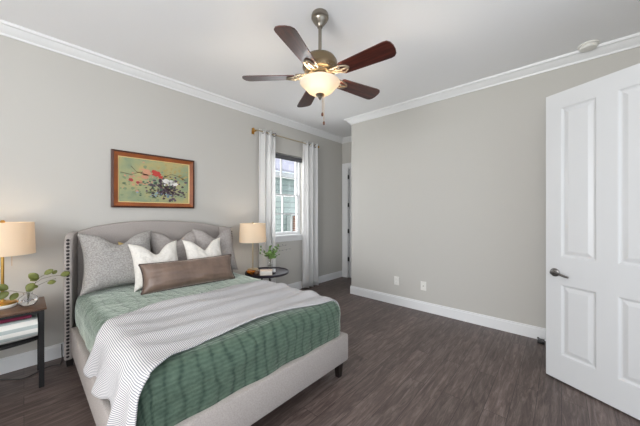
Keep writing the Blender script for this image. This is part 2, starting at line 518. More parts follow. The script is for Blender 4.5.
# crown moulding: a stepped cove profile swept along each wall
CR = [(0, -.085), (.010, -.085), (.014, -.070), (.030, -.058), (.052, -.030), (.060, -.022), (.074, -.020), (.078, -.012), (.082, 0), (0, 0)]
def crown(name, p0, p1, nrm, m0=0, m1=0):
    """p0->p1 along the wall, nrm into the room; m0/m1 mitre: +1 inner corner, -1 outer"""
    p0 = Vector(p0); p1 = Vector(p1); n = Vector(nrm); d = (p1 - p0).normalized()
    a = [p0 + n * u + d * (u * m0) + Vector((0, 0, CZ + w)) for u, w in CR]
    c = [p1 + n * u - d * (u * m1) + Vector((0, 0, CZ + w)) for u, w in CR]
    k = len(CR); mb = MB()
    mb.add(a + c, [tuple(range(k)), tuple(reversed(range(k, 2 * k)))] + [(i, (i + 1) % k, k + (i + 1) % k, k + i) for i in range(k)])
    return struct(mb.build(name, M['trim'], smooth=25))
crown('trim_1', (XW, YN, 0), (XA, YN, 0), (0, -1, 0), 1, 1)
crown('trim_2', (XE, YS, 0), (XE, YA, 0), (-1, 0, 0), 1, -1)
crown('trim_3', (XE, YA, 0), (XA, YA, 0), (0, 1, 0), -1, 1)
crown('trim_4', (XA, YA, 0), (XA, YN, 0), (-1, 0, 0), 1, 1)
crown('trim_5', (XW, YS, 0), (XW, YN, 0), (1, 0, 0), 1, 1)
crown('trim_6', (XW, YS, 0), (XE, YS, 0), (0, 1, 0), 1, 1)
BH = .122
def base(name, x0, x1, y0, y1, n):
    """baseboard with a small stepped top; n = side facing the room"""
    mb = MB().box(x0, x1, y0, y1, 0, BH - .018)
    t = .006
    if n == 'S': mb.box(x0, x1, y0 + t, y1, BH - .018, BH)
    if n == 'W': mb.box(x0 + t, x1, y0, y1, BH - .018, BH)
    if n == 'N': mb.box(x0, x1, y0, y1 - t, BH - .018, BH)
    if n == 'E': mb.box(x0, x1 - t, y0, y1, BH - .018, BH)
    # quarter-round shoe
    return struct(mb.build(name, M['trim'], smooth=0))
base('baseboard_north', XW, XA - .001, YN - .015, YN, 'S')
base('baseboard_east', XE - .015, XE, YS, YA + .015, 'W')
base('baseboard_alcove', XE + .001, XA, YA, YA + .015, 'N')
base('baseboard_west', XW, XW + .015, YS, YN - .016, 'E')
base('baseboard_south', 2.2, XE - .016, YS, YS + .015, 'N')

# window 1: double-hung, two columns of panes
w1 = struct(bpy.data.objects.new('window_1', None)); COL.objects.link(w1); w1.location = ((WX0 + WX1) / 2, YN, WZ0)
ORG[w1.name] = Vector(w1.location)
e = .0015
mb = MB()
for x0, x1, z0, z1 in ((WX0 + e, WX0 + .03, WZ0 + e, WZ1 - e), (WX1 - .03, WX1 - e, WZ0 + e, WZ1 - e), (WX0 + .03, WX1 - .03, WZ0 + e, WZ0 + .03), (WX0 + .03, WX1 - .03, WZ1 - .03, WZ1 - e)):
    mb.box(x0, x1, YN + .045, YN + .13, z0, z1)
mb.build('window_frame', M['trim'], w1, smooth=0, bevel=.002)
mid = 1.56
def sash(z0, z1, y):
    x0, x1 = WX0 + .031, WX1 - .031
    mb = MB(); s = .032
    mb.box(x0, x0 + s, y, y + .03, z0, z1).box(x1 - s, x1, y, y + .03, z0, z1)
    mb.box(x0 + s, x1 - s, y, y + .03, z0, z0 + s + .005).box(x0 + s, x1 - s, y, y + .03, z1 - s, z1)
    f = mb.build('sash', M['trim'], w1, smooth=0, bevel=.003)
    xm = (x0 + x1) / 2; zm = (z0 + z1) / 2
    MB().box(xm - .011, xm + .011, y + .004, y + .026, z0 + s, z1 - s).box(x0 + s, xm - .011, y + .004, y + .026, zm - .011, zm + .011) \
        .box(xm + .011, x1 - s, y + .004, y + .026, zm - .011, zm + .011).build('muntin', M['trim'], f, smooth=0)
    MB().box(x0 + s - .003, x1 - s + .003, y + .013, y + .017, z0 + s - .003, z1 - s + .003).build('pane', M['pane'], f, smooth=0)
sash(WZ0 + .031, mid + .02, YN + .055)
sash(mid - .015, WZ1 - .031, YN + .088)
MB().box(WX0 - .07, WX1 + .03, YN - .035, YN + .0, WZ0 - .012, WZ0 + .018).box(WX0 + .001, WX1 - .001, YN, YN + .044, WZ0 + .001, WZ0 + .018).build('window_sill', M['trim'], w1, smooth=0, bevel=.003)
MB().box(WX0 - .05, WX1 + .015, YN - .016, YN - .0005, WZ0 - .082, WZ0 - .0125).build('apron', M['trim'], w1, smooth=0, bevel=.002)

# window 2: unseen, added in the west wall to go with the fill light
w2 = struct(bpy.data.objects.new('fill_window', None)); COL.objects.link(w2); w2.location = (XW, .35, .5); ORG[w2.name] = Vector(w2.location)
mb = MB()
for y0, y1, z0, z1 in ((-.649, -.60, .501, 2.399), (1.30, 1.349, .501, 2.399), (-.60, 1.30, .501, .55), (-.60, 1.30, 2.35, 2.399), (.325, .375, .55, 2.35)):
    mb.box(XW - .12, XW - .05, y0, y1, z0, z1)
mb.build('window_frame', M['trim'], w2, smooth=0, bevel=.003)
MB().box(XW - .09, XW - .085, -.61, 1.31, .54, 2.36).build('pane', M['pane'], w2, smooth=0)

# door 2 at the end of the alcove, ajar behind its casing
MB_ = MB()
MB_.box(XA - .018, XA - .0005, 3.121, 3.254, 0, 2.17).box(XA - .018, XA - .0005, YA + .001, 3.254, 2.17, 2.255)
MB_.box(XA, XA + .155, 3.118, 3.134, 0, 2.15).box(XA, XA + .155, 2.521, 3.134, 2.15, 2.169)
struct(MB_.build('trim_7', M['trim'], smooth=0, bevel=.002))
d2 = struct(bpy.data.objects.new('door_2', None)); COL.objects.link(d2); d2.location = (XA + .06, 3.1, 0); ORG[d2.name] = Vector(d2.location)
MB().box(XA - .012, XA + .023, 2.53, 3.080, .01, 2.145).build('door_slab', M['door'], d2, smooth=0, bevel=.002)
for z in (.33, .88, 1.39, 1.94):
    MB().tube([(XA - .018, 3.098, z), (XA - .018, 3.098, z + .08)], .017, 10).build('hinge', M['black'], d2)
MB().box(XA + .03, XA + .04, 2.53, 3.115, .0, 2.145).build('gap_shade', M['black'], d2, smooth=0)  # black sheet behind the slab stands in for shade in the door gap

# door 1: the open white panel door on the right
E1 = Vector((2.737, .0906, 0)); DD = Vector((-.483, -.8756, 0)); NN = Vector((-.8756, .483, 0))
d1 = struct(bpy.data.objects.new('door_1', None)); COL.objects.link(d1)
DW = .71
d1.location = E1 + DD * DW; ORG[d1.name] = Vector(d1.location)
def dxf(p): return E1 + DD * p.x + NN * p.y + Vector((0, 0, p.z))
mb = MB(dxf)
zr = [(.012, .20), (.735, .935), (2.055, 2.17)]
for x0, x1 in ((0, .095), (.306, .404), (.615, DW)): mb.box(x0, x1, -.035, 0, .012, 2.17)
for x0, x1 in ((.095, .306), (.404, .615)):
    for z0, z1 in zr: mb.box(x0, x1, -.035, 0, z0, z1)
    for z0, z1 in ((.20, .735), (.935, 2.055)):
        mb.box(x0, x1, -.027, -.012, z0, z1)
slab = mb.build('door_slab', M['door'], d1, smooth=0)
for x0, x1 in ((.095, .306), (.404, .615)):
    for z0, z1 in ((.20, .735), (.935, 2.055)):
        p = MB(dxf)
        def q(i, y): return [(x0 + i, y, z0 + i), (x1 - i, y, z0 + i), (x1 - i, y, z1 - i), (x0 + i, y, z1 - i)]
        # sloped moulding then raised field
        loops = [q(0, -.0005), q(.006, -.001), q(.016, -.010), q(.024, -.011), q(.048, -.003), q(.052, -.0025)]
        vs = [v for lp in loops for v in lp]
        fs = []
        for k in range(len(loops) - 1):
            for i in range(4):
                j = (i + 1) % 4
                fs.append((k * 4 + i, k * 4 + j, k * 4 + 4 + j, k * 4 + 4 + i))
        nL = len(loops) - 1
        fs.append(tuple(nL * 4 + i for i in range(4)))
        p.add(vs, fs)
        p.build('door_panel', M['door'], d1, smooth=0, fix=False).data.flip_normals()
hd = MB(dxf)
Ry = Matrix(((1, 0, 0), (0, 0, 1), (0, -1, 0)))
hd.lathe([(0, 0.001), (.031, .001), (.031, .006), (.026, .011), (.012, .014), (.011, .045), (0, .046)], (.062, 0, .815), 24, M3=Ry)
hd.tube([(.062, .042, .815), (.09, .046, .817), (.12, .048, .812), (.15, .046, .803), (.168, .044, .800)], [.011, .010, .009, .008, .006], 10)
h1 = hd.build('door_handle', M['handle'], d1)
MB(dxf).box(-.001, .0008, -.028, -.007, .76, .87).build('latch_plate', M['nickel'], d1, smooth=0)

# ------------------------------------------------------------------ outside the window
hs = thing('neighbor_house', 'grey-blue lap-sided house with brick corner seen outside the window', 'house', (6.2, 6.7, 0))
MB().box(3.2, 9.4, 6.6, 6.75, -.3, 2.50).build('siding_wall', M['siding'], hs, smooth=0)
MB().box(5.80, 6.30, 6.35, 6.595, -.3, 1.18).build('brick_pier', M['brick'], hs, smooth=0)
MB().box(5.70, 5.79, 6.42, 6.595, -.3, 1.20).build('corner_board', M['trim'], hs, smooth=0)
MB().box(5.68, 6.35, 6.32, 6.595, 1.205, 1.26).build('ledge', M['trim'], hs, smooth=0)
MB().box(3.0, 9.6, 6.30, 6.595, 2.40, 2.52).build('fascia', M['trim'], hs, smooth=0)
MB().hexa([(3, 6.2, 2.53), (9.6, 6.2, 2.53), (9.6, 6.2, 2.60), (3, 6.2, 2.60)], [(3, 9.0, 3.55), (9.6, 9.0, 3.55), (9.6, 9.0, 3.63), (3, 9.0, 3.63)]).build('roof', M['asphalt'], hs, smooth=0)
struct(MB().box(-14, 20, YN + .3, 22, -.4, -.3).box(-14, -3.1, -10, YN + .3, -.4, -.3).build('lawn', M['grass'], smooth=0))

# ------------------------------------------------------------------ bed
BX0, BX1, BYF = .255, 1.69, 1.228
bed = thing('bed', 'grey upholstered wingback bed with nailhead trim and green quilt on it', 'bed', (.975, 2.2, 0))
r_ = .052
MB().box(BX0, BX0 + r_, BYF + .002, 2.98, .13, .33).build('side_rail', M['linen'], bed, bevel=.014)
MB().box(BX1 - r_, BX1, BYF + .002, 2.98, .13, .33).build('side_rail', M['linen'], bed, bevel=.014)
MB().box(BX0 + .001, BX1 - .001, BYF - .004, BYF + r_, .128, .332).build('foot_rail', M['linen'], bed, bevel=.015)
# arched headboard
top = [(.312, 1.090), (.36, 1.115), (.45, 1.145), (.588, 1.168), (.72, 1.182), (.85, 1.187), (1.0, 1.186), (1.15, 1.178), (1.316, 1.162), (1.45, 1.142), (1.58, 1.115), (1.628, 1.095)]
poly = [(.312, 3.15, .12), (1.628, 3.15, .12)] + [(x, 3.15, z) for x, z in reversed(top)]
MB().prism(poly, (0, .1, 0)).build('headboard', M['linen'], bed, bevel=.018)
for sgn, xo in ((1, .214), (-1, 1.722)):
    xi = xo + sgn * .052
    x0, x1 = min(xo, xi), max(xo, xi)
    prof = [(3.25, .06), (2.995, .06), (2.985, .35), (2.985, .98), (3.0, 1.04), (3.04, 1.085), (3.10, 1.10), (3.25, 1.10)]
    MB(lambda p: Vector((p.x + sgn * .27 * (p.y - 2.985), p.y, p.z))).prism([(x0, y, z) for y, z in prof], (x1 - x0, 0, 0)).build('wing', M['linen'], bed, bevel=.010)
    n0 = MB().lathe([(0, .005), (.006, .0042), (.0105, .0012), (.011, -.002)], (0, 0, 0), 10, M3=Matrix(((1, 0, 0), (0, 0, -1), (0, 1, 0))))
    first = None
    for k in range(34):
        z = .09 + k * .0289
        y = 2.9845 if z > .35 else 2.995 - .010 * (z - .06) / .29 - .0005
        if first is None:
            o = n0.build('nailhead', M['nail'], bed, smooth=60); ORG[o.name] = org(bed)
            o.data.transform(Matrix.Translation(org(bed)))
            first = o
        else:
            o = first.copy(); COL.objects.link(o)
        o.location = Vector(((x0 + x1) / 2, y, z)) - org(bed)
for x, y in ((.255, 3.04), (1.68, 3.04)):
    MB().hexa([(x - .02, y - .02, 0), (x + .02, y - .02, 0), (x + .02, y + .02, 0), (x - .02, y + .02, 0)], [(x - .024, y - .024, .065), (x + .024, y - .024, .065), (x + .024, y + .024, .065), (x - .024, y + .024, .065)]).build('leg', M['darkwood'], bed, smooth=0)
for x, y in ((BX0 + .06, BYF + .055), (BX1 - .055, BYF + .055)):
    MB().hexa([(x - .018, y - .018, 0), (x + .018, y - .018, 0), (x + .018, y + .018, 0), (x - .018, y + .018, 0)], [(x - .028, y - .028, .14), (x + .028, y - .028, .14), (x + .028, y + .028, .14), (x - .028, y + .028, .14)]).build('leg', M['darkwood'], bed, smooth=0, bevel=.002)
MB().box(.315, 1.635, 1.29, 3.14, .20, .55).build('mattress', M['plate'], bed, bevel=.04)
MB().box(.31, 1.635, 1.29, 3.14, .15, .195).build('slat_base', M['plate'], bed, smooth=0)

# coverlet: rounded quilted shell over the mattress
CX0, CX1, CY0, CY1, CT = .298, 1.664, 1.262, 3.10, .588
def cover_top(x, y):
    """height of the quilt's top at x, y"""
    return CT + .006 * noise.noise(Vector((x * 4, y * 4, 3))) + .004 * math.sin(x * 9 + y * 3)
mb = MB()
NX, NY = 90, 110
R_ = .085
uvs = {}
def cover_pt(u, v):
    # sheet coordinates in metres, from the middle; drops .27 over each side
    dx = (CX1 - CX0) / 2; dy = (CY1 - CY0) / 2
    def prof(s, half):
        flat = half - R_; arc = R_ * PI / 2; a = abs(s); sg = 1 if s >= 0 else -1
        if a <= flat: return s, 0, 0
        if a <= flat + arc:
            t = (a - flat) / R_
            return sg * (flat + R_ * math.sin(t)), R_ * (1 - math.cos(t)), t / (PI / 2)
        return sg * half, R_ + (a - flat - arc), 1
    return prof, dx, dy
prof, dx, dy = cover_pt(0, 0)
DROP = .300
def mk_cover():
    """a ring/cap layout: top cap grid plus a skirt following a rounded rectangle"""
    vs = []; fs = []; uv = []
    cx, cy = (CX0 + CX1) / 2, (CY0 + CY1) / 2
    rc = .07
    # rounded-rectangle outline points
    per = []
    def arc(ax, ay, a0):
        for k in range(9):
            t = a0 + k / 8 * PI / 2
            per.append((ax + rc * math.cos(t), ay + rc * math.sin(t), math.cos(t), math.sin(t)))
    def line(x0, y0, x1, y1, nx, ny, n):
        for k in range(1, n): per.append((x0 + (x1 - x0) * k / n, y0 + (y1 - y0) * k / n, nx, ny))
    arc(CX1 - rc, CY1 - rc, 0); line(CX1 - rc, CY1, CX0 + rc, CY1, 0, 1, 46)
    arc(CX0 + rc, CY1 - rc, PI / 2); line(CX0, CY1 - rc, CX0, CY0 + rc, -1, 0, 60)
    arc(CX0 + rc, CY0 + rc, PI); line(CX0 + rc, CY0, CX1 - rc, CY0, 0, -1, 46)
    arc(CX1 - rc, CY0 + rc, 1.5 * PI); line(CX1, CY0 + rc, CX1, CY1 - rc, 1, 0, 60)
    n = len(per)
    # rings: from the top inward to the skirt bottom
    rings = []
    for f_ in (0.0, .12, .25, .4, .55, .68, .8, .88, .94, 1.0): rings.append(('top', f_))
    for k in range(1, 9): rings.append(('round', k / 8))
    for k in range(1, 14): rings.append(('drop', k / 13))
    L = 0
    acc = 0
    for kind, t in rings:
        for i, (px, py, nx, ny) in enumerate(per):
            ix, iy = px - nx * R_, py - ny * R_           # inner edge of the rounding
            if kind == 'top':
                # cap: contract towards a central spine so rows stay regular
                sx = cx + (ix - cx) * t
                sy = cy + (iy - cy) * t
                x, y = sx, sy; z = cover_top(x, y)
                uv.append((x, y))
            elif kind == 'round':
                a = t * PI / 2
                x = ix + nx * R_ * math.sin(a); y = iy + ny * R_ * math.sin(a)
                z = cover_top(ix, iy) - R_ * (1 - math.cos(a))
                d = R_ * a; uv.append((ix + nx * d, iy + ny * d))
            else:
                s_ = t * (DROP - R_)
                wob = .006 * noise.noise(Vector((px * 6, py * 6, s_ * 7))) + .005 * math.sin(i * .55) * t
                pinch = -.012 * max(0, (s_ - .13)) / .1
                x = px + nx * (wob + pinch + .004); y = py + ny * (wob + pinch + .004)
                z = CT - R_ - s_
                d = R_ * PI / 2 + s_; uv.append((ix + nx * d, iy + ny * d))
            nrm = noise.noise(Vector((x * 13, y * 13, z * 13))) * .0035
            vs.append(Vector((x + nx * nrm, y + ny * nrm, z + (nrm if kind == 'top' else 0))))
    for k in range(len(rings) - 1):
        for i in range(n):
            j = (i + 1) % n
            fs.append((k * n + i, k * n + j, (k + 1) * n + j, (k + 1) * n + i))
    return vs, fs, uv
vs, fs, uv = mk_cover()
mb = MB(); mb.add(vs, fs)
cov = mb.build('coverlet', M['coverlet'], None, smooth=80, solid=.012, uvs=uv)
tag(cov, 'sage green quilted velvet coverlet spread over the bed mattress', 'coverlet')

# throw blanket: runner laid across the lower half of the bed, hanging over its left side
def throw_mesh():
    nu, nv = 150, 90
    sL = -.165; sR = 1.55             # arc length across: 0 at left top edge
    uv = []; vs = []
    lx, rx = CX0 - .008, CX1 + .006
    Rr = .098
    def sect(s):
        """returns x, height below the top, outward factor"""
        wid = rx - lx
        if s < Rr * PI / 2:
            a = s
            if a >= 0:
                t = (1 - a / (Rr * PI / 2)) * PI / 2
                return lx + Rr - Rr * math.sin(t), Rr * (1 - math.cos(t)), t / (PI / 2)
            return lx, Rr - a, 1
        flat = wid - 2 * Rr
        s2 = s - Rr * PI / 2
        if s2 <= flat: return lx + Rr + s2, 0, 0
        s3 = s2 - flat
        t = min(s3 / Rr, PI / 2)
        return rx - Rr + Rr * math.sin(t), Rr * (1 - math.cos(t)) + max(0, s3 - Rr * PI / 2), 0
    def lerp(tab, x):
        if x <= tab[0][0]: return tab[0][1]
        for (a, b), (c, d) in zip(tab, tab[1:]):
            if x <= c:
                k = (x - a) / (c - a); k = k * k * (3 - 2 * k) if False else k
                return b + (d - b) * k
        return tab[-1][1]
    front = [(-.30, 1.205), (-.05, 1.215), (.05, 1.235), (.12, 1.265), (.25, 1.33), (.40, 1.37), (.75, 1.375), (1.05, 1.345), (1.25, 1.315), (1.42, 1.305), (1.55, 1.30)]
    back = [(-.165, 2.09), (.0, 2.04), (.06, 2.05), (.13, 2.09), (.2, 2.14), (.35, 2.17), (.7, 2.20), (1.05, 2.22), (1.25, 2.16), (1.40, 2.02), (1.55, 1.85)]
    for j in range(nv):
        t = j / (nv - 1)
        for i in range(nu):
            s = sL + (sR - sL) * i / (nu - 1)
            # hem is uneven
            if s < 0: s2 = s * (1 + .10 * math.sin(t * 9) + .06 * math.sin(t * 23))
            else: s2 = s
            y = lerp(front, s) * (1 - t) + lerp(back, s) * t
            x, dz, out = sect(s2)
            yb = min(max(y, CY0), CY1)
            z = cover_top(x, yb) - dz + .012
            # long soft folds on the top, running mostly across the bed
            if s > .08:
                w = min(1, (s - .08) / .14)
                f1 = .008 * math.sin(y * 34 + s * 5 + 1.5 * math.sin(s * 3)) + .008 * math.sin(y * 17 - s * 4)
                f1 += .008 * noise.noise(Vector((x * 3, y * 9, 1)))
                z += w * max(-.004, f1 + .004)
                # thick turned front hem
            e_ = min(t, 1 - t) * 60
            z += .004 * math.exp(-e_ * .5)
            # vertical folds on the hanging side
            if out > 0:
                g = max(0, -s) / .165
                fold = (.012 * out + .034 * g) * (.5 + .5 * math.sin(t * 24 + 2.2 * math.sin(t * 5) + s * 6)) * out
                fold += .010 * g
                x -= fold
                z += .004 * math.sin(PI * out)
                y += g * .02 * math.cos(t * 30)
            # corner near the foot: sheet turns round the rounded corner
            if y < CY0 + .075 and out > .3:
                k = (CY0 + .075 - y) / .075
                x += .010 * min(k, 1) ** 2
            vs.append(Vector((x, y, z))); uv.append((s, y))
    fs = [(j * nu + i, j * nu + i + 1, (j + 1) * nu + i + 1, (j + 1) * nu + i) for j in range(nv - 1) for i in range(nu - 1)]
    return vs, fs, uv
vs, fs, uv = throw_mesh()
mb = MB(); mb.add(vs, fs)
th = mb.build('throw_blanket', M['throw'], None, smooth=80, solid=.007, uvs=uv)
tag(th, 'off-white throw with thin grey stripes laid across the green coverlet', 'throw')

# pillows
def pillow(name, label, group, base_mid, w, h, thick, tilt, yaw, m, chop=.0, pinch=.09, roll=0, seed=0, chop_x=0, piping=None, tagged=False, flat=False):
    """base_mid: middle of the bottom edge; tilt: lean back from vertical; yaw about z"""
    base_mid = Vector(base_mid)
    root = thing(name, label, 'pillow', base_mid, group)
    Rm = Matrix.Rotation(yaw, 3, 'Z') @ Matrix.Rotation(-tilt, 3, 'X') @ Matrix.Rotation(roll, 3, 'Y')
    N = 41
    def pt(u, v, side):
        # u, v in -1..1
        au, av = abs(u), abs(v)
        x = u * w / 2 * (1 - pinch * (1 - av ** 2.2) * au ** 3)
        z = v * h / 2 * (1 - pinch * (1 - au ** 2.2) * av ** 3)
        th_ = thick / 2 * max(0, (1 - au ** 2.6)) ** .55 * max(0, (1 - av ** 2.6)) ** .55
        c = chop * math.exp(-((u - chop_x) / .42) ** 2 * 1.3) * max(0, (v + .35) / 1.35) ** 1.4
        z -= c * h
        th_ *= 1 + .5 * c / .2 * 0 - .25 * (c / max(chop, 1e-3) if chop else 0) * .8
        wr = noise.noise(Vector((u * 2.2 + seed, v * 2.2, side * 3 + seed))) * .012 + noise.noise(Vector((u * 5 + seed, v * 5, side * 3))) * .006
        wr *= (1 - au ** 4) * (1 - av ** 4)
        # creases radiating from the chop
        if chop: wr += .006 * math.sin(u * 14 + seed) * max(0, v) * (1 - au ** 2) * (1 - av ** 6)
        y = side * (th_ + wr * (1 if th_ > .004 else 0))
        # sag: the lower part is fuller
        y *= 1 + .18 * (-v)
        q = Vector((x, y, z + h / 2))
        return base_mid + Rm @ q
    mb = MB()
    mb.grid(N, N, lambda a, b_: pt(a * 2 - 1, b_ * 2 - 1, -1))
    mb.grid(N, N, lambda a, b_: pt(a * 2 - 1, b_ * 2 - 1, 1))
    o = mb.build('cushion', m, root, smooth=100)
    # settle on the bed
    if piping:
        pts = []
        for k in range(N): pts.append(pt(-1 + 2 * k / (N - 1), 1, -1))
        for k in range(1, N): pts.append(pt(1, 1 - 2 * k / (N - 1), -1))
        for k in range(1, N): pts.append(pt(1 - 2 * k / (N - 1), -1, -1))
        for k in range(1, N): pts.append(pt(-1, -1 + 2 * k / (N - 1), -1))
        MB().tube(pts, .0055, 8, cap=False).build('piping', piping, root, smooth=100)
    if tagged:
        c = pt(.14, .99, -1)
        tg = MB()
        tg.grid(5, 3, lambda a, b_: c + Rm @ Vector((-.045 + a * .09, -.006 - .018 * b_, .006 - .035 * b_ + .012 * math.cos(a * 6))))
        tg.build('fabric_tag', M['gold_tag'], root, solid=.003)
    return root
g_s = 'square shams leaning on the headboard'; g_w = 'small white accent pillows'
pillow('pillow', 'large grey tweed square pillow, leftmost against the headboard', g_s, (.575, 2.85, .598), .56, .53, .24, rad(19), rad(0), M['tweed'], .19, .13, seed=1, tagged=True)
pillow('pillow', 'grey sham pillow against the headboard, the middle one of three', g_s, (1.085, 2.93, .600), .53, .51, .17, rad(17), rad(0), M['greysham'], .19, .13, seed=5)
pillow('pillow', 'grey sham pillow against the headboard, nearest the right wing', g_s, (1.458, 2.835, .600), .465, .53, .18, rad(19), rad(-4), M['greysham'], .19, .13, seed=9)
pillow('pillow', 'small white pillow in front of the large grey tweed pillow', g_w, (.83, 2.69, .597), .42, .43, .16, rad(22), rad(4), M['boucle'], .24, .13, seed=13)
pillow('pillow', 'small white pillow behind the right half of the long brown cushion', g_w, (1.265, 2.68, .597), .40, .43, .15, rad(22), rad(-2), M['boucle'], .24, .13, seed=17)
pillow('lumbar_cushion', 'long taupe brown velvet lumbar cushion in front of the other pillows', None, (1.045, 2.515, .598), .815, .25, .18, rad(20), rad(-4), M['velvet'], .0, .06, seed=21, piping=M['piping'])

# ------------------------------------------------------------------ painting
px0, px1, pz0, pz1 = .568, 1.359, 1.322, 1.89
pr = thing('framed_painting', 'floral painting in an orange-brown wooden frame above the headboard', 'painting', ((px0 + px1) / 2, YN, pz0))
def frame_ring(name, i0, i1, y0, y1, m, bev=.002, slope=0):
    mb = MB()
    a = lambda i, y: [(px0 + i, y, pz0 + i), (px1 - i, y, pz0 + i), (px1 - i, y, pz1 - i), (px0 + i, y, pz1 - i)]
    L = [a(i0, YN - .002), a(i0, y0), a(i1, y1), a(i1, YN - .002)]
    vs = [v for l_ in L for v in l_]
    fs = [(k * 4 + i, k * 4 + (i + 1) % 4, ((k + 1) % 4) * 4 + (i + 1) % 4, ((k + 1) % 4) * 4 + i) for k in range(4) for i in range(4)]
    mb.add(vs, fs)
    return mb.build(name, m, pr, smooth=0)
frame_ring('frame_edge', 0, .018, YN - .030, YN - .036, M['frame_dark'])
frame_ring('frame', .0185, .054, YN - .034, YN - .020, M['frame_wood'])
frame_ring('frame_lip', .0545, .062, YN - .021, YN - .017, M['frame_gold'])
cv = MB().box(px0 + .0625, px1 - .0625, YN - .014, YN - .004, pz0 + .0625, pz1 - .0625).build('canvas', M['canvas'], pr, smooth=0)
def blob(cx, cz, r, n=7, layers=1, sq=1, depth=.0152):
    """scalloped flat dab of paint"""
    mb = MB()
    for L in range(layers):
        rr = r * (1 - .25 * L); y = YN - depth - .0003 * L
        pts = []
        ph = random.random() * 6
        for k in range(n * 4):
            t = 2 * PI * k / (n * 4)
            q = rr * (1 + .11 * math.sin(n * t + ph) + random.uniform(-.16, .16))
            pts.append((cx + q * math.cos(t), y, cz + q * sq * math.sin(t)))
        mb.prism(pts, (0, .0006, 0))
    return mb
def join(ms):
    m = MB()
    for a in ms: m.add(a.v, a.f)
    return m
def dabs(n, cx, cz, sx, sz, r0, r1, depth):
    out = []
    for _ in range(n):
        out.append(blob(random.gauss(cx, sx), random.gauss(cz, sz), random.uniform(r0, r1), 3, 1, random.uniform(.5, 1), depth))
    return [q for q in out if all(px0 + .066 < v.x < px1 - .066 and pz0 + .066 < v.z < pz1 - .066 for v in q.v)]
# u: 0..1 across the canvas, v: 0..1 up
cu = lambda u: px0 + .0625 + u * (px1 - px0 - .125)
cw = lambda v: pz0 + .0625 + v * (pz1 - pz0 - .125)
def paint(mb, key):
    """add the dabs to the canvas mesh itself, in their own colour"""
    bm = bmesh.new(); bm.from_mesh(cv.data); o0 = org(cv)
    cv.data.materials.append(M[key]); idx = len(cv.data.materials) - 1
    vv = [bm.verts.new(p - o0) for p in mb.v]
    for f in mb.f:
        fc = bm.faces.new([vv[i] for i in f]); fc.material_index = idx
    bm.to_mesh(cv.data); bm.free()
paint(join(dabs(60, cu(.22), cw(.35), .12, .10, .006, .018, .0142)), 'paint_moss')
paint(join(dabs(50, cu(.75), cw(.72), .10, .06, .006, .018, .0142)), 'paint_ochre')
paint(join(dabs(40, cu(.35), cw(.55), .12, .08, .005, .015, .0144)), 'paint_pink')
paint(join(dabs(90, cu(.70), cw(.36), .085, .05, .006, .020, .0146)), 'paint_purple')
paint(join(dabs(70, cu(.66), cw(.30), .11, .04, .005, .015, .0150)), 'paint_dark')
paint(join(dabs(50, cu(.55), cw(.42), .14, .09, .005, .014, .0154)), 'paint_leafy')
paint(join([blob(cu(.50), cw(.69), .042, 7, 2, .75, .0160), blob(cu(.56), cw(.62), .020, 5, 1, .8, .0160), blob(cu(.46), cw(.74), .022, 5, 1, .8, .0161)]), 'paint_red')
paint(join([blob(cu(.36), cw(.70), .042, 6, 1, .8, .0157), blob(cu(.34), cw(.60), .034, 6, 1, .8, .0157)]), 'paint_pink')
paint(join([blob(cu(.64), cw(.53), .036, 7, 1, .7, .0166), blob(cu(.71), cw(.50), .040, 7, 1, .7, .0168), blob(cu(.78), cw(.47), .028, 6, 1, .7, .0166)] + dabs(10, cu(.69), cw(.46), .04, .02, .005, .012, .0168)), 'paint_white')
paint(join([blob(cu(.15), cw(.50), .020, 5, 1, .8, .0157), blob(cu(.24), cw(.45), .017, 5, 1, .8, .0157)]), 'paint_rose')
paint(join(dabs(14, cu(.62), cw(.18), .11, .015, .005, .013, .0170)), 'paint_blue')
tw = MB()
for pts in ([(.02, .66), (.15, .62), (.27, .70), (.40, .62)], [(.15, .82), (.22, .70), (.30, .66)], [(.60, .62), (.72, .72), (.86, .66), (.95, .58)], [(.35, .2), (.5, .3), (.62, .4)]):
    tw.tube([(cu(a), YN - .0154, cw(b_)) for a, b_ in pts], .0022, 5)
paint(tw, 'paint_branch')

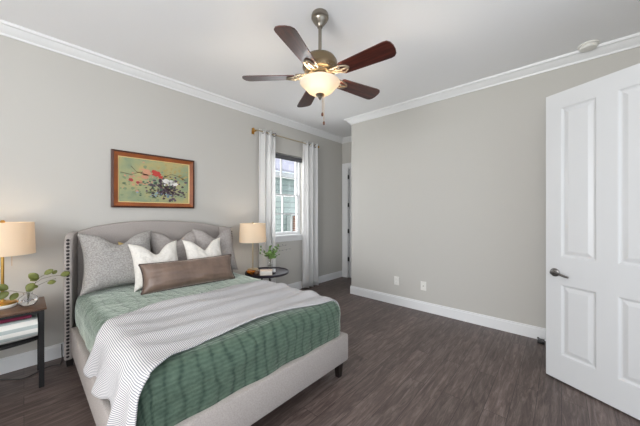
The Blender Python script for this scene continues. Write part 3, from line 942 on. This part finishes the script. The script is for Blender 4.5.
# ------------------------------------------------------------------ curtains, rod, roller shade
RZ, RY = 2.435, 3.175
rod = thing('curtain_rod', 'thin brass curtain rod with round end knobs above the window', 'curtain rod', (2.82, RY, RZ))
MB().tube([(2.14, RY, RZ), (3.47, RY, RZ)], .0075, 12).build('rod', M['rod'], rod)
for x in (2.135, 3.475):
    MB().lathe([(0, -.02), (.012, -.016), (.02, 0), (.012, .016), (0, .02)], (x, RY, RZ), 16).build('finial', M['brass'], rod)
for x in (2.19, 3.455):
    MB().box(x - .008, x + .008, RY + .008, YN - .006, RZ - .012, RZ + .004).box(x - .02, x + .02, YN - .007, YN - .0005, RZ - .04, RZ + .04).build('bracket', M['brass'], rod, smooth=0)
def curtain(label, x0, x1, waves, ph, flare):
    root = thing('curtain', label, 'curtain', ((x0 + x1) / 2, RY, .02), 'white curtain panels at the window')
    def f(a, b_):
        z = .02 + b_ * (RZ + .035 - .02)
        k = 1 - b_
        xm = (x0 + x1) / 2
        x = xm + (x0 - xm + a * (x1 - x0)) * (1 + flare * k)
        th_ = a * waves * 2 * PI + ph
        amp = .038 + .012 * k
        y = RY + amp * math.sin(th_) + .006 * math.sin(th_ * 2.3 + b_ * 3)
        x += .010 * math.sin(th_ * 2 + 1) + .006 * k * math.sin(b_ * 7 + a * 9)
        return Vector((x, min(y, YN - .028), z))
    mb = MB(); mb.grid(90, 24, f)
    mb.build('panel', M['curtain'], root, smooth=180, solid=.003, fix=False)
    for k in range(int(waves * 2)):
        a = (k * PI + PI - ph % PI + .0) / (waves * 2 * PI)
        if 0 < a < 1:
            c = f(a, .975)
            ring = []
            tdir = (f(min(a + .01, 1), .975) - f(max(a - .01, 0), .975)).normalized()
            for q in range(21):
                t = q / 20 * 2 * PI
                ring.append(Vector((c.x, RY, RZ)) + tdir * (.024 * math.cos(t)) + Vector((0, 0, .024 * math.sin(t))))
            MB().tube(ring, .0055, 6, cap=False).build('grommet', M['darknickel'], root)
    return root
curtain('white curtain panel left of the window, beside the bedside lamp', 2.245, 2.500, 2.5, .4, .02)
curtain('white curtain panel right of the window, beside the alcove', 3.11, 3.445, 3, .2, .03)
rs = thing('roller_shade', 'charcoal roller shade drawn up at the top of the window', 'blind', ((WX0 + WX1) / 2, YN + .02, WZ1 - .08))
MB().tube([(WX0 + .006, YN + .022, WZ1 - .032), (WX1 - .006, YN + .022, WZ1 - .032)], .019, 16).build('roller', M['shade_roll'], rs)
MB().box(WX0 + .006, WX1 - .006, YN + .001, YN + .0045, WZ1 - .08, WZ1 - .02).build('fabric', M['shade_roll'], rs, smooth=0)
MB().box(WX0 + .006, WX1 - .006, YN + .0, YN + .010, WZ1 - .09, WZ1 - .08).build('bottom_bar', M['shade_roll'], rs, smooth=0)

# ------------------------------------------------------------------ outlets, smoke detector
def outlet(y, z, label, kind):
    o = thing('wall_outlet', label, 'outlet', (XE, y, z), 'white outlet plates on the plain wall')
    MB().box(XE - .006, XE - .0005, y - .036, y + .036, z - .058, z + .058).build('cover_plate', M['outlet'], o, smooth=0, bevel=.002)
    if kind:
        for dz in (-.024, .024):
            MB().box(XE - .0085, XE - .0062, y - .017, y + .017, z + dz - .015, z + dz + .015).build('receptacle', M['outlet'], o, smooth=0)
            s = MB()
            for dy in (-.007, .007): s.box(XE - .0092, XE - .0086, y + dy - .0012, y + dy + .0012, z + dz - .004, z + dz + .006)
            s.build('slot', M['slot'], o, smooth=0)
    else:
        MB().lathe([(0, .010), (.004, .010), (.006, .004), (.007, 0)], (XE - .0062, y, z), 12, M3=Matrix(((0, 0, -1), (0, 1, 0), (1, 0, 0)))).build('cable_jack', M['nickel'], o)
outlet(1.698, .33, 'white duplex wall outlet, nearer to the bed', 1)
outlet(1.327, .325, 'white wall plate, nearer to the open door', 0)
sd = thing('smoke_detector', 'round white smoke detector on the ceiling above the open door', 'smoke detector', (3.33, -.175, CZ))
MB().lathe([(.068, -.0005), (.068, -.012), (.060, -.014)], (3.33, -.175, CZ), 32).build('mounting_base', M['outlet'], sd)
MB().lathe([(.058, -.0145), (.060, -.024), (.052, -.038), (.02, -.043), (0, -.043)], (3.33, -.175, CZ), 32).build('cover', M['outlet'], sd)
ds = MB().tube([(XE - .018, .175, .018), (XE - .085, .150, .018)], .010, 10).box(XE - .12, XE - .05, .125, .175, .0005, .030).build('door_stop', M['black'], bevel=.003)
tag(recenter(ds), 'small black door stop on the floor at the baseboard behind the door', 'door stop')

# ------------------------------------------------------------------ ceiling fan
FX, FY = 1.48, 1.337
fan = thing('ceiling_fan', 'ceiling fan with five cherry wood blades and a lit bowl light', 'ceiling fan', (FX, FY, CZ))
c0 = (FX, FY, 0)
MB().lathe([(.058, 2.7495), (.064, 2.735), (.064, 2.715), (.056, 2.708), (.056, 2.700), (.050, 2.692), (.036, 2.672), (.022, 2.66), (.020, 2.648), (0, 2.648)], c0, 32).build('canopy', M['nickel'], fan)
MB().tube([(FX, FY, 2.655), (FX, FY, 2.43)], .0125, 16).build('downrod', M['nickel'], fan)
MB().lathe([(.014, 2.455), (.03, 2.452), (.034, 2.44), (.075, 2.432), (.112, 2.415), (.128, 2.388), (.130, 2.345), (.118, 2.330), (.115, 2.318), (.088, 2.312), (.085, 2.300), (0, 2.300)], c0, 40).build('motor_housing', M['bronze'], fan)
# vent ribs under the housing
vr = MB()
for k in range(30):
    t = 2 * PI * k / 30
    vr.tube([(FX + .09 * math.cos(t), FY + .09 * math.sin(t), 2.312), (FX + .120 * math.cos(t), FY + .120 * math.sin(t), 2.330)], .0035, 5)
vr.build('vent_ring', M['iron'], fan)
MB().lathe([(.050, 2.300), (.055, 2.29), (.045, 2.265), (.050, 2.245), (.062, 2.235), (.062, 2.222), (0, 2.222)], c0, 32).build('switch_housing', M['nickel'], fan)
bowl = MB().lathe([(.147, 2.240), (.150, 2.236), (.148, 2.231), (.128, 2.216), (.112, 2.196), (.092, 2.172), (.064, 2.154), (.02, 2.148), (.02, 2.151), (.062, 2.158), (.089, 2.176), (.109, 2.199), (.125, 2.219), (.144, 2.236)], c0, 48, closed=True).build('light_bowl', M['bowl'], fan)
MB().lathe([(0, 2.156), (.028, 2.154), (.034, 2.146), (.028, 2.138), (.012, 2.132), (.014, 2.124), (.006, 2.112), (0, 2.106)], c0, 24).build('finial', M['nickel'], bowl)
for t in (40, 160, 280):
    a = rad(t)
    MB().lathe([(0, -.028), (.016, -.022), (.024, 0), (.018, .018), (.010, .03), (0, .03)], (FX + .055 * math.cos(a), FY + .055 * math.sin(a), 2.204), 16).build('bulb', M['bulb'], fan)
for dx_, ln in ((-.008, 2.005), (.010, 1.945)):
    ch = MB().tube([(FX + dx_, FY - .03, 2.25), (FX + dx_, FY - .03, ln)], .0016, 5, cap=False).build('pull_chain', M['brass'], fan)
    MB().lathe([(0, ln - .030), (.007, ln - .024), (.008, ln - .010), (.004, ln), (0, ln + .001)], (FX + dx_, FY - .03, 0), 12).build('chain_fob', M['fob'], ch)
def fan_blade(ang, rt=.58):
    a = rad(ang); d = Vector((math.cos(a), math.sin(a), 0)); n = Vector((-math.sin(a), math.cos(a), 0))
    pit = rad(-13)
    def P(r, w, h_):
        """r along the blade, w across, h above the blade's plane"""
        z0 = 2.277
        side = n * math.cos(pit) + Vector((0, 0, 1)) * math.sin(pit)
        upv = Vector((0, 0, 1)) * math.cos(pit) - n * math.sin(pit)
        return Vector((FX, FY, z0)) + d * r + side * w + upv * h_
    r0 = .185
    out = [(r0, -.046), (r0 + .012, -.054)]
    out += [(rt - .05, -.070), (rt - .025, -.066), (rt - .008, -.048), (rt, -.018), (rt, .018), (rt - .008, .048), (rt - .025, .066), (rt - .05, .070)]
    out += [(r0 + .012, .054), (r0, .046)]
    vs = [P(r, w, 0) for r, w in out] + [P(r, w, .007) for r, w in out]
    k = len(out); uv = [(r, w) for r, w in out] * 2
    mb = MB(); mb.add(vs, [tuple(reversed(range(k))), tuple(range(k, 2 * k))] + [(i, (i + 1) % k, k + (i + 1) % k, k + i) for i in range(k)])
    bl = mb.build('blade', M['blade'], fan, smooth=0, uvs=uv)
    # scrolled blade iron
    ir = MB()
    Z = 2.308
    q = lambda r, w, z: Vector((FX, FY, z)) + d * r + n * w
    for sg in (-1, 1):
        ir.tube([q(.085, sg * .012, Z - .008), q(.12, sg * .030, Z - .022), q(.155, sg * .036, Z - .026), q(.178, sg * .022, Z - .020), q(.165, sg * .008, Z - .018)], .0065, 8)
        ir.tube([q(.15, sg * .034, Z - .024), P(.20, sg * .034, -.006), P(.235, sg * .020, -.006), P(.25, 0, -.006)], .006, 8)
    ir.tube([q(.08, 0, Z - .006), q(.13, 0, Z - .022), P(.19, 0, -.007), P(.25, 0, -.007)], .008, 8)
    ir.build('blade_iron', M['iron'], bl)
for g in (-86, -15, 58, 129.5, 201): fan_blade(g)
point_light('fan_bulbs', (FX, FY, 2.205), .045, 45, (1, .88, .72))

# ------------------------------------------------------------------ bedside lamps
LH = .62
def make_lamp(loc, label, metal):
    L = thing('table_lamp', label, 'lamp', loc, 'bedside lamps with drum shades')
    x, y, z = loc
    MB().lathe([(.078, 0), (.080, .004), (.080, .016), (.076, .020), (0, .020)], loc, 32).build('marble_foot', M['marble'], L)
    MB().lathe([(.072, .0205), (.072, .030), (.060, .036), (.018, .040), (.012, .05), (0, .05)], loc, 32).build('base', metal, L)
    MB().tube([(x, y, z + .045), (x, y, z + .47)], .0085, 14).build('pole', metal, L)
    MB().lathe([(.016, .42), (.018, .425), (.018, .465), (.010, .47)], loc, 16).build('socket', metal, L)
    MB().lathe([(0, .468), (.012, .47), (.028, .50), (.026, .53), (.012, .55), (0, .552)], loc, 16).build('bulb', M['bulb'], L)
    r0, r1, h0, h1 = .168, .160, LH - .240, LH - .004
    sh = MB().lathe([(r0, h0), (r1, h1), (r1 - .003, h1), (r0 - .003, h0)], loc, 56, closed=True).build('lamp_shade', M['lamp_shade'], L, smooth=60)
    sp = MB()
    for k in range(3):
        t = 2 * PI * k / 3
        sp.tube([(x, y, z + h1 - .006), (x + (r1 - .004) * math.cos(t), y + (r1 - .004) * math.sin(t), z + h1 - .006)], .002, 6)
    sp.tube([(x + .03, y, z + .47), (x + .045, y, z + .53), (x + .015, y, z + h1 - .008), (x, y, z + h1 - .006)], .002, 6)
    sp.tube([(x - .03, y, z + .47), (x - .045, y, z + .53), (x - .015, y, z + h1 - .008), (x, y, z + h1 - .006)], .002, 6)
    sp.build('harp', metal, sh)
    MB().lathe([(0, h1 - .006), (.012, h1 - .002), (.014, h1 + .006), (.008, h1 + .016), (0, h1 + .018)], loc, 16).build('finial', metal, L)
    MB().tube([(x + .045, y - .02, z + h0 + .09), (x + .045, y - .02, z + h0 - .085)], .0012, 5).build('pull_chain', metal, L)
    return L
TL = .58; TR = .52
make_lamp((-.105, 3.03, TL + .0005), 'brass lamp with a cream shade on the rectangular dark nightstand, left of the bed', M['brass'])
make_lamp((1.965, 2.935, TR + .0005), 'pale metal lamp with a cream shade on the round black table, right of the bed', M['rod'])
point_light('lamp_bulb_left', (-.105, 3.03, TL + .51), .03, 12, (1, .78, .56))
point_light('lamp_bulb_right', (1.965, 2.935, TR + .51), .03, 34, (1, .92, .84))

# ------------------------------------------------------------------ left nightstand
ns = thing('nightstand', 'dark wood nightstand with thin black metal legs left of the bed', 'nightstand', (-.20, 2.97, 0))
nx0, nx1, ny0, ny1 = -.52, .112, 2.785, 3.16
MB().box(nx0, nx1, ny0, ny1, TL - .018, TL).build('tabletop', M['table_wood'], ns, bevel=.003)
fr = MB()
fr.box(nx0 + .012, nx1 - .012, ny0 + .012, ny0 + .026, TL - .036, TL - .0185).box(nx0 + .012, nx1 - .012, ny1 - .026, ny1 - .012, TL - .036, TL - .0185)
fr.box(nx0 + .012, nx0 + .026, ny0 + .026, ny1 - .026, TL - .036, TL - .0185).box(nx1 - .026, nx1 - .012, ny0 + .026, ny1 - .026, TL - .036, TL - .0185)
fr.build('apron_frame', M['black'], ns, smooth=0)
for x in (nx0 + .012, nx1 - .040):
    for y in (ny0 + .012, ny1 - .040):
        MB().box(x, x + .028, y, y + .028, 0, TL - .0365).build('leg', M['black'], ns, smooth=0, bevel=.002)
# bowed lower shelf: front edge swells forward between the legs
SZ = .355
pts = []
for k in range(25):
    t = k / 24
    pts.append((nx0 + .0405 + t * (nx1 - nx0 - .081), ny0 + .014 - .055 * math.sin(PI * t) ** .6, SZ))
pts += [(nx1 - .0405, ny1 - .014, SZ), (nx0 + .0405, ny1 - .014, SZ)]
MB().prism(pts, (0, 0, .012)).build('shelf', M['black'], ns, smooth=30)

def folded(name, label, cat, x0, x1, y0, y1, z0, z1, n, m):
    """a folded blanket: n rounded layers stacked, loops to the front"""
    mb = MB(); h = (z1 - z0) / n
    for k in range(n):
        zc = z0 + h * (k + .5); r = h * .5 - .0006
        pf = []
        for q in range(9):
            t = -PI / 2 - PI * q / 8
            pf.append((y0 + r + r * 1.0 * math.cos(t) , zc + r * math.sin(t)))
        for q in range(9):
            t = PI / 2 - PI * q / 8
            pf.append((y1 - r + r * math.cos(t), zc + r * math.sin(t)))
        nn = 14
        vs = []
        for i in range(nn):
            a = i / (nn - 1); x = x0 + (x1 - x0) * a
            e_ = 1 - .12 * (abs(a - .5) * 2) ** 8
            w = .004 * math.sin(a * 9 + k * 2)
            for (y, z) in pf: vs.append((x, y + w, zc + (z - zc) * e_))
        P_ = len(pf)
        fs = [(i * P_ + j, i * P_ + (j + 1) % P_, (i + 1) * P_ + (j + 1) % P_, (i + 1) * P_ + j) for i in range(nn - 1) for j in range(P_)]
        fs += [tuple(reversed(range(P_))), tuple((nn - 1) * P_ + j for j in range(P_))]
        mb.add(vs, fs)
    o = mb.build(name, m, None, smooth=50)
    return tag(recenter(o), label, cat)
folded('folded_blanket', 'folded white and grey striped blanket on the nightstand shelf', 'blanket', nx0 + .05, nx1 - .046, ny0 - .025, ny1 - .03, SZ + .0125, .512, 1, M['stripes'])
folded('folded_blanket', 'burgundy folded cloth on top of the striped blanket under the nightstand top', 'blanket', nx0 + .06, nx1 - .075, ny0 + .022, ny1 - .04, .513, .541, 1, M['burgundy'])

# vase with eucalyptus on the nightstand
def leaf_mesh(mb, base_, tip_dir, length, width, nrm, cup=.15):
    d = Vector(tip_dir).normalized(); n = Vector(nrm); s = d.cross(n).normalized(); n = s.cross(d).normalized()
    base_ = Vector(base_); K = 7
    vs = []; fs = []
    for i in range(K):
        t = i / (K - 1); w = width / 2 * math.sin(PI * min(1, t * .94 + .03)) ** .62
        c = base_ + d * (length * t) - n * (cup * length * t * t)
        vs += [c - s * w + n * cup * w, c, c + s * w + n * cup * w]
    for i in range(K - 1):
        for j in (0, 1):
            a = i * 3 + j; fs.append((a, a + 1, a + 4, a + 3))
    mb.add(vs, fs)
VX, VY = .020, 2.93
vz = thing('flower_vase', 'round clear glass vase with eucalyptus sprigs on the nightstand', 'vase', (VX, VY, TL))
MB().lathe([(.024, .0008), (.040, .008), (.052, .028), (.054, .045), (.046, .066), (.026, .080), (.022, .088), (.026, .096), (.0235, .096), (.0195, .088), (.0235, .079), (.043, .065), (.051, .045), (.049, .029), (.038, .011), (.022, .004)], (VX, VY, TL), 32, closed=True).build('glass', M['glass'], vz)
MB().lathe([(0, .0045), (.022, .0048), (.0375, .0115), (.0485, .029), (.0500, .040), (0, .040)], (VX, VY, TL), 32).build('water', M['water'], vz)
sprigs = [[(VX, VY, TL + .02), (VX + .005, VY, TL + .10), (.045, 2.92, .73), (.09, 2.93, .765), (.15, 2.94, .775), (.215, 2.95, .77)],
          [(VX, VY, TL + .02), (VX, VY, TL + .10), (.04, 2.91, .72), (.075, 2.90, .78), (.135, 2.92, .815)],
          [(VX, VY, TL + .02), (VX - .005, VY - .01, TL + .10), (-.03, 2.89, .70), (-.06, 2.86, .72), (-.10, 2.82, .73)],
          [(VX, VY, TL + .02), (VX + .01, VY + .01, TL + .10), (.06, 2.95, .71), (.12, 2.97, .735), (.17, 2.96, .75)]]
st = MB()
for p in sprigs: st.tube(p, .0016, 6)
st.build('sprig', M['stem'], vz)
leaves = [((.195, 2.95, .770), (.10, 0, .03), .050, .034), ((.120, 2.93, .725), (.10, 0, .02), .042, .026), ((.105, 2.91, .800), (.08, -.02, .06), .048, .030),
          ((.070, 2.90, .775), (-.07, -.02, .07), .055, .040), ((.050, 2.90, .745), (-.05, -.03, -.05), .050, .038), ((.030, 2.92, .765), (.06, .02, .012), .045, .026),
          ((.010, 2.90, .695), (.05, -.02, .03), .045, .030), ((-.03, 2.88, .695), (-.04, -.03, -.045), .048, .032), ((-.075, 2.85, .735), (-.04, 0, .03), .050, .036),
          ((-.070, 2.84, .715), (-.06, 0, -.03), .055, .040), ((-.105, 2.82, .740), (-.05, 0, .02), .05, .036), ((.150, 2.94, .790), (.05, 0, .06), .030, .022), ((.04, 2.93, .72), (.05, 0, -.02), .03, .02)]
lf0 = None
for (p, d, ln, wd) in leaves:
    mb = MB(); leaf_mesh(mb, p, d, ln * 1.15, wd * 1.3, (-.25 + random.uniform(-.2, .3), -1, .35), .12)
    mb.build('leaf', M['leaf'], vz, solid=.0008)
cd = []
for k in range(50):
    t = k / 49
    x = -.22 + t * .42
    cd.append((x, 3.12 + .05 * math.sin(t * 9) - .05 * t, .005 + .0 * t))
for q in ((.215, 3.15, .006), (.222, 3.21, .012), (.222, 3.245, .05), (.222, 3.25, .12)): cd.append(q)
cord = MB().tube(cd, .0035, 6).build('power_cord', M['cord'])
tag(recenter(cord), 'thin dark lamp cord on the floor between nightstand and bed', 'cord')

# ------------------------------------------------------------------ round table on the right, with its things
RX, RYY, RR = 2.067, 2.770, .272
rt = thing('side_table', 'small round black side table right of the bed', 'side table', (RX, RYY, 0))
MB().lathe([(0, TR - .018), (RR - .012, TR - .018), (RR, TR - .012), (RR, TR + .012), (RR - .005, TR + .013), (RR - .006, TR), (0, TR)], (RX, RYY, 0), 56).build('tabletop', M['tabletop'], rt)
MB().lathe([(0, TR - .030), (.06, TR - .030), (.07, TR - .0185), (0, TR - .0185)], (RX, RYY, 0), 24).build('mount', M['black'], rt)
for k in range(3):
    a = 2 * PI * k / 3 + .3
    MB().tube([(RX + .05 * math.cos(a), RYY + .05 * math.sin(a), TR - .031), (RX + .12 * math.cos(a + .3), RYY + .12 * math.sin(a + .3), .26), (RX + .20 * math.cos(a), RYY + .20 * math.sin(a), .011)], .010, 10).build('leg', M['black'], rt)
bk = thing('book', 'small cream book lying on the round black table', 'book', (1.985, 2.655, TR))
def bxf(p):
    c, s = math.cos(rad(-38)), math.sin(rad(-38))
    return Vector((1.975 + 1.2 * (p.x * c - p.y * s), 2.665 + 1.2 * (p.x * s + p.y * c), TR + p.z))
MB(bxf).box(-.062, .062, -.045, .045, .001, .004).box(-.062, .062, -.045, .045, .050, .053).box(-.062, -.058, -.045, .045, .004, .050).build('cover', M['book'], bk, smooth=0)
MB(bxf).box(-.0575, .058, -.042, .042, .0045, .0495).build('pages', M['paper'], bk, smooth=0)
dsh = MB().lathe([(.03, .001), (.050, .010), (.062, .034), (.060, .036), (.047, .014), (.028, .006)], (1.866, 2.822, TR), 28, closed=True).build('trinket_dish', M['amber'])
tag(recenter(dsh), 'amber glass dish at the left edge of the round black table', 'dish')
sb = MB().lathe([(0, .002), (.02, .006), (.031, .022), (.031, .034), (.02, .05), (0, .055)], (1.882, 2.722, TR), 24).build('candle_jar', M['table_wood'])
tag(recenter(sb), 'brown candle jar between the amber dish and the cream book', 'candle')
jr = thing('cream_jar', 'small black jar with a white label in front of the green plant', 'jar', (2.085, 2.66, TR))
MB().lathe([(.021, .001), (.023, .004), (.023, .045), (.019, .050), (0, .050)], (2.085, 2.66, TR), 24).build('body', M['blackglass'], jr)
MB().lathe([(.0235, .014), (.0238, .014), (.0238, .052), (.0235, .052)], (2.085, 2.66, TR), 24, closed=True).build('label', M['label'], jr)
PX, PY = 2.135, 2.80
pv = thing('plant_vase', 'slim clear glass vase of leafy green stems on the round table', 'vase', (PX, PY, TR))
MB().lathe([(.026, .001), (.030, .004), (.030, .120), (.024, .145), (.030, .160), (.028, .160), (.022, .145), (.028, .120), (.028, .007), (.024, .006)], (PX, PY, TR), 28, closed=True).build('glass', M['glass'], pv)
MB().lathe([(0, .0065), (.0235, .0068), (.0275, .0075), (.0275, .075), (0, .075)], (PX, PY, TR), 28).build('water', M['water'], pv)
stems = []
rr = random.Random(7)
for k in range(9):
    dx_ = rr.uniform(-.06, .20); dy_ = rr.uniform(-.10, .06) - dx_ * .3; hh = rr.uniform(.20, .31)
    stems.append([(PX + dx_ * .03, PY, TR + .015), (PX + dx_ * .05, PY + dy_ * .1, TR + .15), (PX + dx_ * .5, PY + dy_ * .5, TR + .15 + (hh - .15) * .7), (PX + dx_, PY + dy_, TR + hh)])
stems.append([(PX, PY, TR + .015), (PX + .004, PY, TR + .15), (PX + .09, PY - .04, TR + .30), (PX + .20, PY - .09, TR + .325)])
stems.append([(PX, PY, TR + .015), (PX + .004, PY, TR + .15), (PX + .12, PY - .05, TR + .25), (PX + .24, PY - .10, TR + .27)])
sm = MB()
for p in stems: sm.tube(p, .0016, 5)
sm.build('stem', M['stem'], pv)
cnt = 0
for si, p in enumerate(stems[:9]):
    for k in range(6):
        t = .25 + k * .15
        a = Vector(p[1]).lerp(Vector(p[2]), min(1, t * 2)) if t < .5 else Vector(p[2]).lerp(Vector(p[3]), (t - .5) * 2)
        mb = MB(); leaf_mesh(mb, a, (rr.uniform(-1, 1), rr.uniform(-1, .3), rr.uniform(-.4, 1)), rr.uniform(.035, .055), rr.uniform(.018, .028), (-.6, -.8, .4), .2)
        mb.build('leaf', M['leaf2'], pv, solid=.0008); cnt += 1
for p in stems[9:]:
    for k in range(4):
        c = Vector(p[2]).lerp(Vector(p[3]), k / 3) + Vector((rr.uniform(-.01, .01), rr.uniform(-.01, .01), rr.uniform(-.012, .012)))
        MB().lathe([(0, -.006), (.005, -.003), (.006, .003), (0, .007)], c, 10).build('bud', M['berry'], pv)
for c in ((1.985, 2.78, .80), (1.99, 2.785, .84), (1.975, 2.78, .76)):
    mb = MB(); leaf_mesh(mb, c, (-.4, -.3, .3), .035, .024, (-.6, -.8, .4), .2); mb.build('leaf', M['leaf2'], pv, solid=.0008)
    MB().tube([(PX - .01, PY, TR + .15), ((PX + c[0]) / 2, PY - .01, (TR + .17 + c[2]) / 2), c], .0013, 5).build('stem', M['stem'], pv)
